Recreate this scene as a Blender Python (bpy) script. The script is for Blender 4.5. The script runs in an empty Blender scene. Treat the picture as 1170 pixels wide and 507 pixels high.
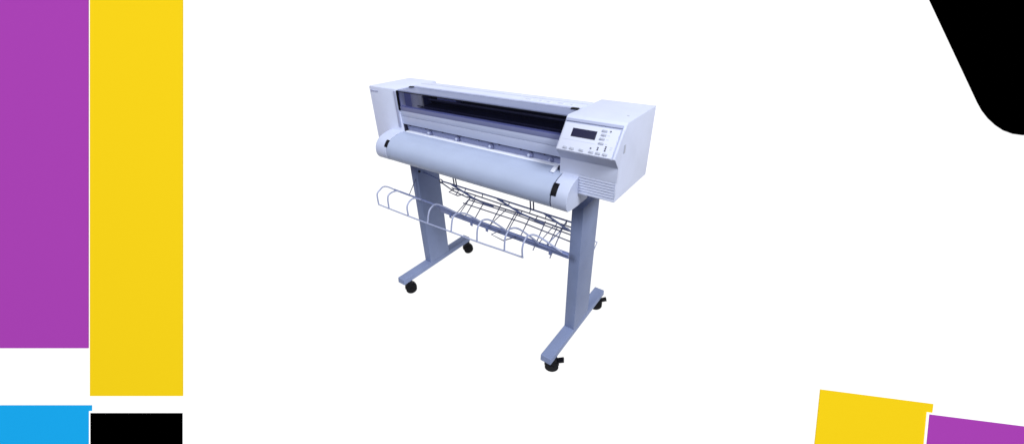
import bpy, bmesh, math, random
from mathutils import Vector, Matrix
random.seed(7)
S = bpy.context.scene
COL = S.collection

# ---------------------------------------------------------------- camera
CAM_POS = Vector((1.29211712, -0.82063968, 1.22415567))
RX = Vector((0.81100257, 0.58466159, -0.0211107))
RU = Vector((-0.27602884, 0.4142051, 0.86731898))
RF = Vector((-0.51583226, 0.69757076, -0.49730486))
cd = bpy.data.cameras.new('camera'); cam = bpy.data.objects.new('camera', cd); COL.objects.link(cam)
cd.sensor_width = 36.0; cd.lens = 36.0 * 429.9268 / 1170.0
cd.clip_start = 0.05; cd.clip_end = 100
M = Matrix.Identity(4)
for i in range(3):
    M[i][0] = RX[i]; M[i][1] = RU[i]; M[i][2] = -RF[i]; M[i][3] = CAM_POS[i]
cam.matrix_world = M
S.camera = cam

# ---------------------------------------------------------------- light
W = bpy.data.worlds.new('World'); S.world = W; W.use_nodes = True
_n = W.node_tree; _tc = _n.nodes.new('ShaderNodeTexCoord'); _sx = _n.nodes.new('ShaderNodeSeparateXYZ'); _cr = _n.nodes.new('ShaderNodeValToRGB')
_mr = _n.nodes.new('ShaderNodeMapRange'); _mr.inputs['From Min'].default_value = -1
_cr.color_ramp.elements[0].position = 0.40; _cr.color_ramp.elements[0].color = (0.10, 0.11, 0.20, 1)
_cr.color_ramp.elements[1].position = 0.60; _cr.color_ramp.elements[1].color = (0.86, 0.91, 1.0, 1)
_n.links.new(_tc.outputs['Generated'], _sx.inputs[0]); _n.links.new(_sx.outputs['Z'], _mr.inputs['Value'])
_n.links.new(_mr.outputs[0], _cr.inputs[0]); _n.links.new(_cr.outputs[0], _n.nodes['Background'].inputs[0])
W.node_tree.nodes['Background'].inputs[1].default_value = 0.28
AIM = Vector((0.45, 0.25, 0.6))
def softbox(name, direction, dist, size, energy, color):
    d = bpy.data.lights.new(name, 'AREA'); d.shape = 'SQUARE'; d.size = size; d.energy = energy; d.color = color
    o = bpy.data.objects.new(name, d); COL.objects.link(o)
    v = Vector(direction).normalized()
    o.location = AIM + v * dist
    o.rotation_euler = v.to_track_quat('Z', 'Y').to_euler()
    return o
softbox('key_softbox', (0.95, -0.33, 0.92), 28.0, 10.0, 7400, (0.97, 0.98, 1.0))
softbox('front_softbox', (-0.20, -0.90, 0.85), 26.0, 8.0, 2960, (0.95, 0.97, 1.0))
S.view_settings.view_transform = 'Standard'; S.view_settings.look = 'None'
S.view_settings.exposure = 0.0; S.view_settings.gamma = 1.0

# ---------------------------------------------------------------- materials
def mat(name, col, rough=0.5, metal=0.0, spec=0.5, emit=0.0, bump=0.0, bscale=900, var=0.0, vscale=14):
    m = bpy.data.materials.new(name); m.use_nodes = True
    nt = m.node_tree; b = nt.nodes['Principled BSDF']
    b.inputs['Base Color'].default_value = (*col, 1)
    b.inputs['Roughness'].default_value = rough
    b.inputs['Metallic'].default_value = metal
    b.inputs['Specular IOR Level'].default_value = spec
    if emit:
        b.inputs['Emission Color'].default_value = (1, 1, 1, 1); b.inputs['Emission Strength'].default_value = emit
    if bump or var:
        tc = nt.nodes.new('ShaderNodeTexCoord')
    if bump:
        n = nt.nodes.new('ShaderNodeTexNoise'); n.inputs['Scale'].default_value = bscale; n.inputs['Detail'].default_value = 3
        k = nt.nodes.new('ShaderNodeBump'); k.inputs['Strength'].default_value = bump; k.inputs['Distance'].default_value = 0.001
        nt.links.new(tc.outputs['Object'], n.inputs['Vector']); nt.links.new(n.outputs['Fac'], k.inputs['Height'])
        nt.links.new(k.outputs['Normal'], b.inputs['Normal'])
    if var:
        n2 = nt.nodes.new('ShaderNodeTexNoise'); n2.inputs['Scale'].default_value = vscale; n2.inputs['Detail'].default_value = 4
        cr = nt.nodes.new('ShaderNodeValToRGB')
        cr.color_ramp.elements[0].position = 0.3; cr.color_ramp.elements[1].position = 0.7
        cr.color_ramp.elements[0].color = (*[c * (1 - var) for c in col], 1)
        cr.color_ramp.elements[1].color = (*[min(1, c * (1 + var)) for c in col], 1)
        nt.links.new(tc.outputs['Object'], n2.inputs['Vector']); nt.links.new(n2.outputs['Fac'], cr.inputs['Fac'])
        nt.links.new(cr.outputs['Color'], b.inputs['Base Color'])
    return m
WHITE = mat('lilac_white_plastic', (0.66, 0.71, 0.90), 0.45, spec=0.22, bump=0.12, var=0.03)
PANEL = mat('control_panel_plastic', (0.67, 0.71, 0.87), 0.5, spec=0.4, bump=0.08)
BUTTON = mat('button_plastic', (0.42, 0.45, 0.56), 0.4)
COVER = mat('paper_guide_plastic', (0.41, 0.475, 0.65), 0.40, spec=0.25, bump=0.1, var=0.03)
BEAM = mat('front_beam_plastic', (0.52, 0.57, 0.76), 0.42, bump=0.08, var=0.02)
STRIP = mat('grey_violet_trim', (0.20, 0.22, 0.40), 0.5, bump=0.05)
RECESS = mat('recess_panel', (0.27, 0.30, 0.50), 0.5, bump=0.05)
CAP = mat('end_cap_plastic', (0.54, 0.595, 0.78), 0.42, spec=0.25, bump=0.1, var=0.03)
RECESS2 = mat('trim_pale_violet', (0.40, 0.44, 0.62), 0.5)
FRAME = mat('window_frame_grey', (0.34, 0.39, 0.62), 0.4, bump=0.05)
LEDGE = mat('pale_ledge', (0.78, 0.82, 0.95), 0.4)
STAND = mat('stand_blue_grey_paint', (0.195, 0.240, 0.395), 0.5, spec=0.18, bump=0.25, bscale=1500, var=0.05)
BLACK = mat('black_plastic', (0.004, 0.004, 0.007), 0.5, spec=0.15)
DARK = mat('dark_interior', (0.008, 0.008, 0.03), 0.45, spec=0.4)
NAVY = mat('navy_platen', (0.03, 0.03, 0.085), 0.3)
RAIL = mat('carriage_rail_metal', (0.10, 0.10, 0.15), 0.35, metal=0.7)
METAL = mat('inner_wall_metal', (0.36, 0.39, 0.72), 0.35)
WIRE = mat('pale_wire', (0.34, 0.38, 0.56), 0.35, spec=0.6)
BAR = mat('blue_grey_bar', (0.18, 0.22, 0.42), 0.45)
DWIRE = mat('dark_wire', (0.09, 0.10, 0.18), 0.35, spec=0.5)
SCREEN = mat('display_screen', (0.012, 0.012, 0.05), 0.15, spec=0.6)
LEDM = mat('dark_indicator', (0.03, 0.03, 0.06), 0.4)
MARK = mat('faint_badge_print', (0.42, 0.45, 0.62), 0.5)
TYRE = mat('black_rubber', (0.004, 0.004, 0.006), 0.6, spec=0.12)

_f = FRAME.node_tree; _o = _f.nodes['Material Output']; _m = _f.nodes.new('ShaderNodeMixShader'); _t = _f.nodes.new('ShaderNodeBsdfTransparent')
_m.inputs[0].default_value = 0.40
_f.links.new(_f.nodes['Principled BSDF'].outputs[0], _m.inputs[1]); _f.links.new(_t.outputs[0], _m.inputs[2]); _f.links.new(_m.outputs[0], _o.inputs['Surface'])
GLASS = bpy.data.materials.new('window_glass'); GLASS.use_nodes = True
nt = GLASS.node_tree; nt.nodes.clear()
out = nt.nodes.new('ShaderNodeOutputMaterial'); mx = nt.nodes.new('ShaderNodeMixShader')
tr = nt.nodes.new('ShaderNodeBsdfTransparent'); tr.inputs[0].default_value = (0.86, 0.87, 0.97, 1)
gl = nt.nodes.new('ShaderNodeBsdfGlossy'); gl.inputs['Roughness'].default_value = 0.03
lw = nt.nodes.new('ShaderNodeLayerWeight'); lw.inputs['Blend'].default_value = 0.5
pw = nt.nodes.new('ShaderNodeMath'); pw.operation = 'POWER'; pw.inputs[1].default_value = 4.0; nt.links.new(lw.outputs['Facing'], pw.inputs[0])
fr = nt.nodes.new('ShaderNodeMath'); fr.operation = 'MULTIPLY_ADD'; fr.inputs[1].default_value = 0.9; fr.inputs[2].default_value = 0.05
nt.links.new(pw.outputs[0], fr.inputs[0])
nt.links.new(fr.outputs[0], mx.inputs[0]); nt.links.new(tr.outputs[0], mx.inputs[1]); nt.links.new(gl.outputs[0], mx.inputs[2])
nt.links.new(mx.outputs[0], out.inputs[0])

# ---------------------------------------------------------------- mesh helpers
def finish(name, bm, m, parent=None, smooth=True, ang=35):
    bmesh.ops.recalc_face_normals(bm, faces=bm.faces[:])
    me = bpy.data.meshes.new(name); bm.to_mesh(me); bm.free()
    me.materials.append(m)
    if smooth:
        for p in me.polygons: p.use_smooth = True
        me.set_sharp_from_angle(angle=math.radians(ang))
    o = bpy.data.objects.new(name, me); COL.objects.link(o)
    if parent: o.parent = parent
    return o
def bev(bm, off, seg=2, ang=25):
    if off <= 0: return
    es = [e for e in bm.edges if len(e.link_faces) == 2 and e.calc_face_angle(0) > math.radians(ang)]
    bmesh.ops.bevel(bm, geom=es, offset=off, segments=seg, profile=0.6, affect='EDGES', clamp_overlap=True)
def add_box(bm, x0, x1, y0, y1, z0, z1):
    vs = [bm.verts.new((x, y, z)) for x in (x0, x1) for y in (y0, y1) for z in (z0, z1)]
    for f in ((0,1,3,2),(4,6,7,5),(0,4,5,1),(2,3,7,6),(0,2,6,4),(1,5,7,3)):
        bm.faces.new([vs[i] for i in f])
    return vs
def box(name, x0, x1, y0, y1, z0, z1, m, parent=None, b=0.0015):
    bm = bmesh.new(); add_box(bm, x0, x1, y0, y1, z0, z1)
    bmesh.ops.recalc_face_normals(bm, faces=bm.faces[:]); bev(bm, b)
    return finish(name, bm, m, parent)
def add_extrude(bm, prof, x0, x1):
    a = [bm.verts.new((x0, y, z)) for y, z in prof]; b = [bm.verts.new((x1, y, z)) for y, z in prof]
    n = len(prof)
    bm.faces.new(a); bm.faces.new(b[::-1])
    for i in range(n): bm.faces.new((a[i], b[i], b[(i+1) % n], a[(i+1) % n]))
def extrude(name, prof, x0, x1, m, parent=None, b=0.0, ang=35, seg=2):
    bm = bmesh.new(); add_extrude(bm, prof, x0, x1)
    bmesh.ops.recalc_face_normals(bm, faces=bm.faces[:]); bev(bm, b, seg, ang)
    return finish(name, bm, m, parent, ang=ang)
def spline(pts, k=6, closed=False):
    P = [Vector(p) for p in pts]; n = len(P); outp = []
    for i in range(n if closed else n - 1):
        if closed: p0, p1, p2, p3 = P[i-1], P[i], P[(i+1) % n], P[(i+2) % n]
        else: p0, p1, p2, p3 = P[max(i-1, 0)], P[i], P[i+1], P[min(i+2, n-1)]
        for j in range(k):
            t = j / k
            outp.append(0.5 * ((2*p1) + (p2-p0)*t + (2*p0-5*p1+4*p2-p3)*t*t + (3*p1-p0-3*p2+p3)*t**3))
    if not closed: outp.append(P[-1])
    return outp
def add_tube(bm, pts, r, n=8):
    pts = [Vector(p) for p in pts]; rings = []
    T = (pts[1] - pts[0]).normalized()
    u = T.orthogonal().normalized()
    for i, p in enumerate(pts):
        if i == 0: t = (pts[1] - pts[0]).normalized()
        elif i == len(pts) - 1: t = (pts[-1] - pts[-2]).normalized()
        else: t = ((pts[i+1] - p).normalized() + (p - pts[i-1]).normalized()).normalized()
        u = (u - t * u.dot(t)).normalized(); v = t.cross(u)
        rings.append([bm.verts.new(p + (u * math.cos(2*math.pi*k/n) + v * math.sin(2*math.pi*k/n)) * r) for k in range(n)])
    for a, b in zip(rings, rings[1:]):
        for k in range(n): bm.faces.new((a[k], a[(k+1) % n], b[(k+1) % n], b[k]))
    bm.faces.new(rings[0][::-1]); bm.faces.new(rings[-1])
def tube(name, pts, r, m, parent=None, n=8):
    bm = bmesh.new(); add_tube(bm, pts, r, n); return finish(name, bm, m, parent, ang=60)
def add_cyl(bm, c, axis, r, h, n=24, r2=None):
    c = Vector(c); q = Vector(axis).normalized().to_track_quat('Z', 'Y').to_matrix().to_4x4()
    bmesh.ops.create_cone(bm, cap_ends=True, segments=n, radius1=r, radius2=r if r2 is None else r2, depth=h,
                          matrix=Matrix.Translation(c) @ q)
def cyl(name, c, axis, r, h, m, parent=None, n=24, r2=None, b=0.0):
    bm = bmesh.new(); add_cyl(bm, c, axis, r, h, n, r2); bev(bm, b, 2, 50); return finish(name, bm, m, parent)
def empty(name, loc, label=None, cat=None):
    o = bpy.data.objects.new(name, None); COL.objects.link(o); o.location = loc
    if label: o['label'] = label; o['category'] = cat
    return o

# ---------------------------------------------------------------- setting: white backdrop and plinth with added glow
BACK = mat('white_backdrop_added_glow', (0.12, 0.12, 0.12), 0.9, spec=0.0, emit=0.97)  # glow added to hold the backdrop pure white
PLIN = mat('white_plinth_added_glow', (0.05, 0.05, 0.05), 0.9, spec=0.0, emit=1.0)  # glow added so contact shadows around the wheels vanish
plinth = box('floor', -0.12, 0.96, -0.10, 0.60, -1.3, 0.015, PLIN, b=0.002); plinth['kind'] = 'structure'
D = 2.80; PX = D / 429.9268
FRM = Matrix.Identity(4)
ctr = CAM_POS + RF * D
for i in range(3):
    FRM[i][0] = RX[i]; FRM[i][1] = RU[i]; FRM[i][2] = -RF[i]; FRM[i][3] = ctr[i]
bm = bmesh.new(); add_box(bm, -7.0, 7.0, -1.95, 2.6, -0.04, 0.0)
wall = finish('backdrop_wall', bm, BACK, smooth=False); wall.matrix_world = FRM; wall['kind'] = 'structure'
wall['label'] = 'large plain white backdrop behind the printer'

def board_mesh(bm, pts, z0, z1):
    a = [bm.verts.new((x, y, z0)) for x, y in pts]; b = [bm.verts.new((x, y, z1)) for x, y in pts]
    n = len(pts); bm.faces.new(a[::-1]); bm.faces.new(b)
    for i in range(n): bm.faces.new((a[i], a[(i+1) % n], b[(i+1) % n], b[i]))
def board(name, pix, m, label, lift=0.0, mount=0.0):
    q = (D - 0.010 - lift) / D        # the front face stands a little off the wall
    pts = [((u - 585) * PX * q, (253.5 - v) * PX * q) for u, v in pix]
    cx = sum(p[0] for p in pts) / len(pts); cy = sum(p[1] for p in pts) / len(pts)
    loc = [(x - cx, y - cy) for x, y in pts]
    bm = bmesh.new(); board_mesh(bm, loc, 0.004 + lift, 0.010 + lift)
    o = finish(name, bm, m, smooth=False)
    o.matrix_world = FRM @ Matrix.Translation((cx, cy, 0))
    o['label'] = label; o['category'] = 'colour panel'; o['kind'] = 'thing'
    if mount:
        g = mount * PX; xs = [p[0] for p in loc]; ys = [p[1] for p in loc]
        big = [(x + math.copysign(g, x), y + math.copysign(g, y)) for x, y in loc]
        bm = bmesh.new(); board_mesh(bm, big, 0.001 + lift, 0.0075 + lift)
        finish('mount', bm, BACK, o, smooth=False)
    return o
PURPLE = mat('purple_print', (0.332, 0.045, 0.362), 0.95, spec=0.0)
YELLOW = mat('yellow_print', (0.785, 0.540, 0.0085), 0.95, spec=0.0)
CYAN = mat('cyan_print', (0.009, 0.330, 0.69), 0.95, spec=0.0)
BLK = mat('black_print', (0.0, 0.0, 0.0), 0.95, spec=0.0)
board('display_board', [(-250, -150), (100.5, -150), (100.5, 397.5), (-250, 397.5)], PURPLE,
      'tall purple rectangle at the far left of the backdrop')
board('display_board', [(102.6, -150), (208.6, -150), (208.6, 452), (102.6, 452)], YELLOW,
      'tall upright yellow rectangle right beside the tall purple one')
board('display_board', [(-250, 462.8), (104.3, 462.8), (104.3, 550), (-250, 550)], CYAN,
      'bright blue rectangle in the lower left corner under the purple one')
board('display_board', [(103.2, 471.5), (208.4, 471.5), (208.4, 550), (103.2, 550)], BLK,
      'small black rectangle directly below the tall yellow one', lift=0.007, mount=2.0)
arc = [(1062.6, 0), (1117.5, 117), (1122.5, 126), (1129.5, 135), (1138, 142.8), (1147, 148.8), (1158, 152.8), (1170, 154.4)]
board('display_board', [(992, -150), (1062.6, 0)] + arc[1:] + [(1183, 152.5), (1450, 82), (1450, -150)], BLK,
      'large black shape with a slanted side and rounded corner, top right')
board('display_board', [(937.6, 444.6), (1066.6, 461.3), (1054, 560), (925.5, 560)], YELLOW,
      'slightly tilted yellow rectangle at the bottom right of the backdrop')
board('display_board', [(1062.2, 473.0), (1450, 522.0), (1450, 560), (1053.5, 560)], PURPLE,
      'slightly tilted purple rectangle overlapping the tilted yellow one', lift=0.007, mount=2.2)

# ---------------------------------------------------------------- the plotter
P = empty('large_format_printer', (0, 0, 0),
          'pale lilac-white large format printer on a blue-grey wheeled stand with wire basket', 'printer')

# --- left housing
ly = 0.154
left = extrude('left_housing', [(0.375, 0.951), (ly, 0.951), (ly - 0.003, 0.70), (0.165, 0.685), (0.375, 0.69)],
               -0.151, 0.019, WHITE, P, b=0.005, ang=25)
box('edge_trim', 0.0050, 0.0186, 0.1515, 0.160, 0.800, 0.9440, RECESS2, left, 0.001)
# badge: a small oval and faint characters
bm = bmesh.new(); add_cyl(bm, (-0.136, ly - 0.0015, 0.9335), (0, 1, 0), 0.005, 0.0012, 20)
x = -0.127
for wch, hch in ((.003,.006),(.0022,.0035),(.003,.0035),(.001,.005),(.003,.0045),(.0028,.0035),(.0035,.006),(.0025,.0035),(.002,.0055)):
    add_box(bm, x, x + wch, ly - 0.0018, ly - 0.0004, 0.9305, 0.9305 + hch); x += wch + 0.0012
finish('badge', bm, MARK, left)

# --- curved cover / paper guide profile (front lower)
PROF = [(0.170, 0.783), (0.140, 0.784), (0.118, 0.780), (0.096, 0.774), (0.077, 0.763), (0.064, 0.748), (0.0575, 0.731),
        (0.0565, 0.713), (0.061, 0.699), (0.070, 0.689)]
sp = spline([(y, z, 0) for y, z in PROF], 4)
curve = [(p.x, p.y) for p in sp]
def grow(c, d):
    res = []
    for i, (y, z) in enumerate(c):
        a = Vector(c[max(0, i-1)]); b = Vector(c[min(len(c)-1, i+1)]); t = (b - a).normalized(); nrm = Vector((-t.y, t.x))
        res.append((y - nrm.x * d, z - nrm.y * d) if False else (y + nrm.x * -d, z + nrm.y * -d))
    return res
# outward normal check: curve runs back->front at the top, outward is up (+z)
test = grow(curve, 0.004)
if test[0][1] < curve[0][1]: grow_sign = -1
else: grow_sign = 1
G = lambda d: grow(curve, d * grow_sign)
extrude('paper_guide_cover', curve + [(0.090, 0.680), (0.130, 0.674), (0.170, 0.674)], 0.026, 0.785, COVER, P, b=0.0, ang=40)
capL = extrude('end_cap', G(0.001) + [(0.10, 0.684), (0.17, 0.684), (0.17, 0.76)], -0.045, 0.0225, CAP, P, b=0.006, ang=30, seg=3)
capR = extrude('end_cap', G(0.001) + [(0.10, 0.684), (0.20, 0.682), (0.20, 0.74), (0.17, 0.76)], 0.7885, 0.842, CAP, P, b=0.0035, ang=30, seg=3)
# flare that joins the left cap to the outer side of the housing
def flare():
    bm = bmesh.new(); rows = []
    base = G(0.0)[2:]
    for k in range(9):
        t = k / 8.0; s = 1 - (1 - math.cos(t * math.pi / 2)) * 1.0
        xx = -0.036 - 0.026 * math.sin(t * math.pi / 2)
        row = []
        for (y, z) in base:
            cy = 0.150; cz = 0.735
            row.append(bm.verts.new((xx, cy + (y - cy) * (0.45 + 0.55 * s), cz + (z - cz) * (0.75 + 0.25 * s))))
        rows.append(row)
    for a, b in zip(rows, rows[1:]):
        for i in range(len(a) - 1): bm.faces.new((a[i], a[i+1], b[i+1], b[i]))
    return finish('cap_flare', bm, CAP, capL, ang=80)
flare()
# black slots beside the cover ends
def slot(x0, x1, i0, i1, par):
    c = G(0.0022)[i0:i1]; inner = G(-0.004)[i0:i1][::-1]
    extrude('slot', c + inner, x0, x1, BLACK, par, ang=40)
slot(0.010, 0.0265, 15, 22, capL)
slot(0.786, 0.8050, 15, 24, capR)
# narrow dark gaps where the cover meets the end caps
for xa, xb in ((0.0222, 0.0262), (0.7848, 0.7888)):
    extrude('seam_gap', G(-0.003)[:-1] + [(0.09, 0.684), (0.16, 0.68)], xa, xb, DARK, P, ang=40)

# --- right housing
def tp(t, h=0.0):          # point on the sloping control face, t metres down it, h above it
    uy, uz = -0.598, -0.8015
    return (0.142 + uy * t - 0.8015 * h, 0.928 + uz * t + 0.598 * h)
def rp(h):
    return [(0.392, 0.950), (0.160, 0.950), (0.1535, 0.9455), tp(-0.008, h), tp(0.0786, h), (0.126, 0.832), (0.125, 0.788), (0.1295, 0.788), (0.1295, 0.7365), (0.125, 0.7365), (0.125, 0.7285), (0.398, 0.7215)]
right = extrude('right_housing', rp(-0.0), 0.777, 0.9575, WHITE, P, b=0.004, ang=20)
# control panel plate with raised rim
pan = extrude('control_panel', [tp(-0.004, 0.0), tp(-0.004, 0.0025), tp(0.0770, 0.0025), tp(0.0770, 0.0)], 0.7815, 0.9455, PANEL, P, b=0.001)
extrude('panel_rim', [tp(-0.0085, -0.002), tp(-0.0085, 0.004), tp(0.0780, 0.004), tp(0.0780, -0.002)], 0.9500, 0.9565, WHITE, right, b=0.0015)
extrude('panel_brow', [tp(-0.0175, -0.002), tp(-0.0175, 0.0035), tp(-0.0085, 0.0055), tp(-0.0085, -0.002)], 0.7800, 0.9500, RECESS2, right, b=0.0012)  # darker grey carries the shade of this steep band
def on_panel(name, x0, x1, t0, t1, h0, h1, m, par, b=0.0008):
    return extrude(name, [tp(t0, h0), tp(t0, h1), tp(t1, h1), tp(t1, h0)], x0, x1, m, par, b=b)
PXX = 0.777
disp = on_panel('display_bezel', PXX+0.033, PXX+0.107, 0.0095, 0.0345, 0.0015, 0.0031, DARK, pan, 0.0005)
on_panel('display_screen', PXX+0.035, PXX+0.105, 0.011, 0.033, 0.0026, 0.0036, SCREEN, pan, 0.0)
def button(cx, ct, w=0.013, hgt=0.0065):
    return on_panel('button', PXX+cx-w/2, PXX+cx+w/2, ct-hgt/2, ct+hgt/2, 0.002, 0.0052, BUTTON, pan, 0.0012)
for cx, ct in ((0.127,0.005),(0.128,0.0165),(0.127,0.028),(0.1285,0.0405)): button(cx, ct, 0.0145, 0.0060)
for cx in (0.029, 0.050, 0.079, 0.109, 0.129, 0.149): button(cx, 0.0690)
def led(cx, ct, r=0.0021):
    y, z = tp(ct, 0.0030); cyl('indicator_light', (PXX+cx, y, z), (0, -0.8015, 0.598), r, 0.0022, LEDM, pan, 14)
for cx, ct in ((0.144,0.004),(0.104,0.0585),(0.124,0.0535),(0.124,0.0590),(0.145,0.0475),(0.145,0.0530),(0.145,0.0585)): led(cx, ct)
# thin printed line under the display and small captions by the keys
bm = bmesh.new()
add_extrude(bm, [tp(0.0445, 0.0020), tp(0.0445, 0.0027), tp(0.0452, 0.0027), tp(0.0452, 0.0020)], PXX+0.010, PXX+0.112)
for cx, ct in ((0.1385,0.0165),(0.1385,0.028),(0.1385,0.0405),(0.156,0.0475),(0.156,0.053)):
    for q in range(4):
        add_extrude(bm, [tp(ct-0.0008, 0.0020), tp(ct-0.0008, 0.0027), tp(ct+0.0008, 0.0027), tp(ct+0.0008, 0.0020)], PXX+cx+q*0.0017, PXX+cx+q*0.0017+0.0011)
finish('key_captions', bm, MARK, pan, smooth=False)
# louvred vent on the lower front
prof = [(0.1325, 0.7879), (0.1252, 0.7879)]
z = 0.7879
for k in range(6):
    prof += [(0.1246, z - 0.0054), (0.1292, z - 0.0056), (0.1292, z - 0.0078), (0.1252, z - 0.0080)]; z -= 0.0084
prof += [(0.1250, 0.7366), (0.1325, 0.7366)]
extrude('vent_louvre', prof, 0.8425, 0.9535, WHITE, right, b=0.0)
box('vent_edge', 0.9535, 0.9572, 0.1252, 0.1300, 0.7360, 0.7885, WHITE, right, 0.0006)
box('vent_blank', 0.7785, 0.8425, 0.1252, 0.1300, 0.7360, 0.7885, WHITE, right, 0.0006)
# shallow hatch line and screw dimple
box('side_grip', 0.9568, 0.9585, 0.150, 0.162, 0.868, 0.892, BUTTON, right, 0.0006)
cyl('screw_dimple', (0.930, 0.230, 0.9502), (0, 0, 1), 0.0035, 0.0012, BUTTON, right, 16)

# --- centre section
X0, X1 = 0.019, 0.778
body = box('rear_body', X0, X1, 0.185, 0.345, 0.668, 0.780, WHITE, P, 0.002)
box('platen', X0, X1, 0.170, 0.345, 0.812, 0.866, NAVY, P, 0)
box('rear_wall', X0, X1, 0.325, 0.344, 0.780, 0.944, DARK, P, 0)
top = extrude('top_cover', [(0.239, 0.9455), (0.239, 0.9525), (0.325, 0.9525), (0.346, 0.946), (0.346, 0.90), (0.330, 0.90), (0.330, 0.9455)],
              X0, X1, WHITE, P, b=0.0015)
box('cover_seam', X0, X1, 0.288, 0.2895, 0.9515, 0.9531, BUTTON, top, 0)
# stickers on the top cover
for sx, w_ in ((0.56, 0.030), (0.615, 0.016), (0.645, 0.020), (0.685, 0.026), (0.730, 0.014)):
    box('sticker', sx, sx + w_, 0.248, 0.266, 0.9522, 0.9533, LEDGE, top, 0.0003)
    bm = bmesh.new()
    for q in range(3): add_box(bm, sx + 0.003, sx + w_ - 0.003, 0.251 + q*0.0045, 0.2525 + q*0.0045, 0.9532, 0.9536)
    finish('sticker_print', bm, MARK, top, smooth=False)
# window: frame, clips and glass
win = box('window_frame', X0+0.003, X1-0.001, 0.1605, 0.236, 0.9440, 0.9485, FRAME, P, 0.001)
box('hinge_clip', 0.022, 0.044, 0.218, 0.230, 0.9480, 0.9525, BLACK, win, 0.002)
box('hinge_clip', 0.752, 0.776, 0.221, 0.236, 0.9480, 0.9530, BLACK, win, 0.002)
box('glass_pane', X0+0.010, X1-0.001, 0.1570, 0.1595, 0.886, 0.9415, GLASS, win, 0)
box('glass_edge', X0+0.006, X1-0.001, 0.1565, 0.1605, 0.9415, 0.9438, BLACK, win, 0)
box('window_seal', X0+0.0005, X0+0.0070, 0.1540, 0.1600, 0.872, 0.9460, BLACK, win, 0.0005)
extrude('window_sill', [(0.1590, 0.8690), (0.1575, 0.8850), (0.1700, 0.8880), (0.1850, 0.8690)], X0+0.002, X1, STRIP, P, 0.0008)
# inside: left wall, pale pieces added as window reflections, rail, carriage belt
inner = box('inner_side_wall', X0+0.0002, X0+0.0050, 0.163, 0.325, 0.866, 0.9438, METAL, P, 0)
box('reflection_strip', X0+0.0050, X0+0.0075, 0.164, 0.186, 0.870, 0.9430, LEDGE, inner, 0)  # pale strip painted in as part of the window reflection
bm = bmesh.new(); add_cyl(bm, (X0+0.000, 0.250, 0.9045), (0, 0, 1), 0.030, 0.075, 48)  # white cylinder added to stand for the bright reflection in the window
finish('reflection_drum', bm, mat('painted_reflection_white', (0.93, 0.94, 0.97), 0.25), inner)
tube('carriage_rail', [(0.105, 0.245, 0.9050), (X1, 0.245, 0.9050)], 0.0045, RAIL, P, 12)
extrude('sheen_block', [(0.268, 0.896), (0.268, 0.925), (0.285, 0.941), (0.320, 0.941), (0.320, 0.896)], 0.125, 0.230, METAL, P, 0.004)  # pale block added for the bright sheen near the window top
box('encoder_strip', 0.075, X1, 0.205, 0.2065, 0.882, 0.886, RAIL, P, 0)
# beam with a seam
bt = extrude('upper_beam', [(0.1605, 0.8478), (0.1590, 0.8690), (0.190, 0.8690), (0.190, 0.8478)], X0+0.001, X1, BEAM, P, 0.0012)
box('beam_seam', X0+0.001, X1, 0.1640, 0.190, 0.8464, 0.8480, DARK, P, 0)
lb = extrude('lower_beam', [(0.1635, 0.8145), (0.1605, 0.8468), (0.190, 0.8468), (0.190, 0.8145)], X0+0.001, X1, BEAM, P, 0.0012)
box('gap_shadow_strip', X0+0.001, X1, 0.1655, 0.190, 0.8120, 0.8146, DARK, P, 0)  # dark strip painted in as the shadow line below the beam
bm = bmesh.new()
bm.free()
for k in range(8):
    xx = 0.06 + k * 0.091; box('lip_tab', xx, xx + 0.005, 0.1625, 0.1700, 0.8108, 0.8146, DARK, lb, 0)
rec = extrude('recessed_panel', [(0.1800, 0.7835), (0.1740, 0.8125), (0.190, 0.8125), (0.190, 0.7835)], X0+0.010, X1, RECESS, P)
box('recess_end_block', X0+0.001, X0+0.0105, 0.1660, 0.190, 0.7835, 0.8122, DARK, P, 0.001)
for kx in (0.161, 0.310, 0.470, 0.635, 0.715):
    r = 0.0065 if kx < 0.7 else 0.004
    kb = cyl('knob_base', (kx + 0.005, 0.1745, 0.7975), (0, 1, 0), r + 0.002, 0.006, STRIP, rec, 20, b=0.001)
    cyl('release_knob', (kx, 0.1700, 0.7965), (0, 1, 0.1), r * 0.7, 0.010, BEAM, rec, 20, b=0.0015)
extrude('feed_ledge', [(0.1860, 0.7800), (0.1860, 0.7862), (0.1660, 0.7860), (0.1600, 0.7843), (0.1600, 0.7800)], X0+0.012, X1-0.002, LEDGE, P, 0.0006)
# small release lever near the right end cap
lev = extrude('release_lever', [(0.150, 0.7835), (0.150, 0.7925), (0.128, 0.7915), (0.112, 0.7840), (0.116, 0.7795), (0.130, 0.7835)], 0.750, 0.7640, LEDGE, P, 0.002)
box('lever_pivot', 0.7640, 0.7800, 0.136, 0.152, 0.7850, 0.7960, DARK, lev, 0.002)
# underside
box('underside_tray', 0.043, 0.799, 0.165, 0.335, 0.652, 0.6745, BAR, P, 0.003)

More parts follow.
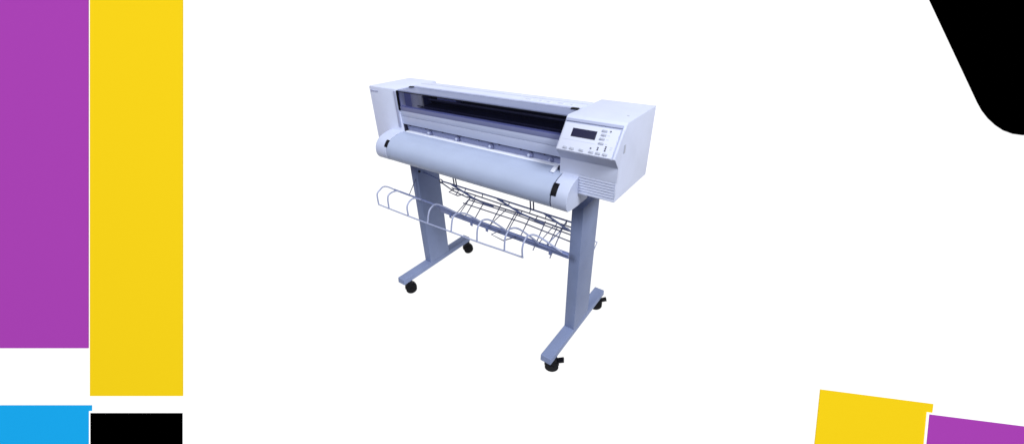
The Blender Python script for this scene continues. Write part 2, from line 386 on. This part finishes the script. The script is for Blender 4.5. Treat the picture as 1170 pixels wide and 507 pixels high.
# ---------------------------------------------------------------- stand
def column(x0, x1, bolts):
    c = box('column', x0, x1, 0.178, 0.306, 0.112, 0.655, STAND, P, 0.0035)
    # a shallow front flange line and bolt heads
    for zz in bolts:
        bm = bmesh.new(); add_cyl(bm, (x1 + 0.001, 0.190, zz), (1, 0, 0), 0.0055, 0.005, 12)
        finish('bolt', bm, BLACK, c)
    return c
cl = column(0.0, 0.042, (0.600, 0.628)); cr_ = column(0.800, 0.842, ())
box('bracket', 0.042, 0.062, 0.200, 0.290, 0.618, 0.650, BAR, P, 0.002)
tube('tray_rod', [(0.0425, 0.215, 0.588), (0.105, 0.245, 0.558)], 0.0028, BAR, P)
def foot(x0, x1):
    bm = bmesh.new(); add_box(bm, x0, x1, 0.0, 0.47, 0.088, 0.1155)
    for v in bm.verts:            # ends slope a little
        if v.co.z > 0.1: v.co.y += 0.003 if v.co.y < 0.2 else -0.003
    bmesh.ops.recalc_face_normals(bm, faces=bm.faces[:]); bev(bm, 0.0035, 3)
    return finish('foot', bm, STAND, P)
foot(-0.001, 0.043); foot(0.799, 0.843)
def caster(x, y, ang, brake=False):
    R_ = Matrix.Translation((x, y, 0.015)) @ Matrix.Rotation(ang, 4, 'Z')
    def tf(o): o.data.transform(R_); return o
    off = 0.006
    hood = bmesh.new()
    prof = [(off + 0.028 * math.cos(a), 0.0275 + 0.0275 * math.sin(a)) for a in [math.radians(d) for d in range(-10, 200, 15)]]
    add_extrude(hood, prof, -0.006, 0.006)
    c = tf(finish('caster', hood, BLACK, P))
    bm = bmesh.new(); add_cyl(bm, (0, 0.002, 0.060), (0, 0, 1), 0.018, 0.030, 20, 0.014); tf(finish('stem', bm, BLACK, c))
    for s in (-1, 1):
        bm = bmesh.new(); add_cyl(bm, (s * 0.0125, off, 0.026), (1, 0, 0), 0.026, 0.013, 32); bev(bm, 0.004, 3, 50)
        add_cyl(bm, (s * 0.0190, off, 0.026), (1, 0, 0), 0.009, 0.003, 16)
        tf(finish('wheel', bm, TYRE, c))
    if brake:
        bm = bmesh.new(); add_box(bm, -0.010, 0.010, -0.040, -0.012, 0.040, 0.048); bev(bm, 0.002)
        bmesh.ops.rotate(bm, verts=bm.verts[:], cent=(0, -0.012, 0.044), matrix=Matrix.Rotation(math.radians(-18), 3, 'X'))
        tf(finish('brake_lever', bm, BLACK, c))
caster(0.024, 0.040, math.radians(-30))
caster(0.026, 0.456, math.radians(-30))
caster(0.829, 0.048, math.radians(118), True)
caster(0.823, 0.452, math.radians(120), True)

# ---------------------------------------------------------------- wire basket
YB, ZB = 0.140, 0.487
BK = tube('basket_bar', spline([(-0.080, 0.133, 0.503), (0.10, YB, 0.4955), (0.33, YB, 0.4905), (0.55, YB, 0.488), (0.818, YB, 0.4835)], 5), 0.0042, BAR, P, 10)
box('bar_flange', 0.195, 0.818, YB + 0.001, YB + 0.004, 0.467, 0.4930, BAR, BK, 0.001)
for tx in (0.255, 0.372, 0.452, 0.74):
    box('bar_tab', tx, tx + 0.012, YB - 0.0015, YB + 0.0012, 0.457, 0.480, BAR, BK, 0.0005)
H = [[(-0.133,0.07,0.439),(-0.133,0.073,0.489),(-0.133,0.091,0.504),(-0.133,0.113,0.512),(-0.120,0.129,0.508),(-0.080,0.133,0.503)],
 [(-0.059,0.07,0.438),(-0.059,0.075,0.491),(-0.059,0.092,0.506),(-0.056,0.122,0.507),(-0.040,0.134,0.5015)],
 [(0.073,0.07,0.441),(0.073,0.071,0.482),(0.073,0.086,0.502),(0.076,0.111,0.510),(0.095,0.134,0.4990)],
 [(0.193,0.07,0.443),(0.193,0.085,0.486),(0.193,0.103,0.503),(0.197,0.125,0.509),(0.225,0.136,0.504),(0.30,0.137,0.4955)],
 [(0.33,0.07,0.448),(0.33,0.082,0.493),(0.33,0.097,0.510),(0.335,0.117,0.512),(0.36,0.136,0.507),(0.43,0.137,0.4945)],
 [(0.465,0.07,0.448),(0.465,0.078,0.499),(0.465,0.093,0.517),(0.468,0.112,0.525),(0.49,0.130,0.521),(0.56,0.137,0.4945)],
 [(0.596,0.07,0.456),(0.596,0.076,0.504),(0.596,0.093,0.525),(0.599,0.112,0.532),(0.625,0.130,0.526),(0.70,0.137,0.4920)],
 [(0.676,0.069,0.462),(0.676,0.069,0.500),(0.676,0.083,0.523),(0.679,0.103,0.533),(0.705,0.125,0.528),(0.795,0.137,0.4880)]]
for h in H: tube('hoop', spline(h, 6), 0.0034, WIRE, BK, 8)
tube('lower_rail', spline([(-0.135,0.07,0.439),(-0.059,0.07,0.439),(0.073,0.07,0.4405),(0.193,0.07,0.4425),(0.33,0.07,0.447),(0.465,0.07,0.4495),(0.596,0.07,0.4565),(0.679,0.069,0.461)], 4), 0.0031, WIRE, BK, 8)
tube('support_rod', [(0.028, 0.1765, 0.566), (0.012, 0.140, 0.500)], 0.0018, DWIRE, BK, 6)

# rear wire rack: sloping grid hung below the body
def pl(y, dz=0): return 0.485 + 0.75 * (y - 0.14) + dz
RK = tube('wire_rack', [(0.13, 0.236, 0.5575), (0.17, 0.236, 0.5580), (0.45, 0.236, 0.5575), (0.80, 0.236, 0.5530)], 0.0034, BAR, P, 8)
def wire(name, pts, r=0.0017, m=None): return tube(name, pts, r * 1.45, m or DWIRE, RK, 6)
# long wires along the width
wire('long_wire', [(0.20, 0.224, 0.5470), (0.31, 0.224, 0.5475), (0.80, 0.224, 0.5400)], 0.0019)
wire('long_wire', [(0.30, 0.210, 0.5370), (0.55, 0.210, 0.5370), (0.80, 0.210, 0.5320)], 0.0021)
wire('long_wire', [(0.315, 0.203, 0.5300), (0.55, 0.203, 0.5330), (0.80, 0.203, 0.5230)])
wire('long_wire', [(0.298, 0.185, 0.5180), (0.60, 0.185, 0.5200), (0.80, 0.185, 0.5080)])
wire('long_wire', [(0.12, 0.236, 0.5520), (0.20, 0.226, 0.5350), (0.30, 0.212, 0.5330)], 0.0019)
# cross wires down the slope
for xx, yb, zb, yt, zt in ((0.345,0.143,0.489,0.207,0.536),(0.393,0.143,0.489,0.204,0.535),(0.474,0.143,0.489,0.204,0.536),
                           (0.549,0.143,0.489,0.210,0.538),(0.614,0.141,0.480,0.210,0.538),(0.681,0.128,0.458,0.212,0.540),
                           (0.752,0.128,0.452,0.214,0.536)):
    wire('cross_wire', [(xx, yb, zb), (xx, yt, zt)], 0.0016)
for xx, dx in ((0.300, 0.018), (0.315, 0.004), (0.475, 0.030), (0.560, 0.0), (0.700, 0.02), (0.735, 0.0)):
    wire('brace_wire', [(xx, 0.141, 0.492), (xx + dx, 0.206, 0.537)], 0.0014)
# zigzag struts between the top rail and the second rail
for a, b in (((0.19,0.236,0.556),(0.335,0.212,0.538)),((0.44,0.236,0.556),(0.575,0.212,0.538)),((0.66,0.236,0.555),(0.775,0.212,0.534)),
             ((0.335,0.212,0.538),(0.44,0.208,0.530)),((0.575,0.212,0.538),(0.68,0.208,0.530))):
    wire('strut', [a, b], 0.0028, BAR)
for xx in (0.27, 0.365, 0.50, 0.60, 0.67, 0.755):
    wire('short_wire', [(xx, 0.236, 0.556), (xx + 0.004, 0.224, 0.546)], 0.0014)
    wire('short_wire', [(xx - 0.03, 0.224, 0.5455), (xx - 0.03, 0.203, 0.531)], 0.0014)
# rectangular catches at the edges of the rack
wire('catch', [(0.215, 0.224, 0.5470), (0.200, 0.205, 0.5350), (0.250, 0.205, 0.5310), (0.275, 0.215, 0.5400)], 0.0018)
wire('catch', [(0.525, 0.141, 0.484), (0.498, 0.118, 0.468), (0.560, 0.112, 0.466), (0.596, 0.138, 0.480)], 0.0017)
bm = bmesh.new()
for k in range(13):
    a = k / 12 * 2 * math.pi
ringpts = [(0.125 + 0.010 * math.cos(k / 14 * 2 * math.pi), 0.236, 0.556 + 0.009 * math.sin(k / 14 * 2 * math.pi)) for k in range(15)]
bm.free(); wire('ring', ringpts, 0.0017)
# double hangers up to the body
for xx in (0.205, 0.600):
    for d in (0.0, 0.014):
        wire('hanger', [(xx + d, 0.236, 0.556), (xx + d, 0.228, 0.655)], 0.0020)
# right end: end loop seen beyond the column
wire('end_loop', [(0.800, 0.300, 0.455), (0.820, 0.340, 0.438), (0.836, 0.340, 0.4350), (0.818, 0.330, 0.360), (0.800, 0.300, 0.352)], 0.0018, WIRE)
wire('end_wire', [(0.755, 0.236, 0.552), (0.745, 0.205, 0.520), (0.725, 0.150, 0.487)], 0.0019, WIRE)
wire('end_wire', [(0.770, 0.212, 0.540), (0.800, 0.205, 0.530)], 0.0022, WIRE)
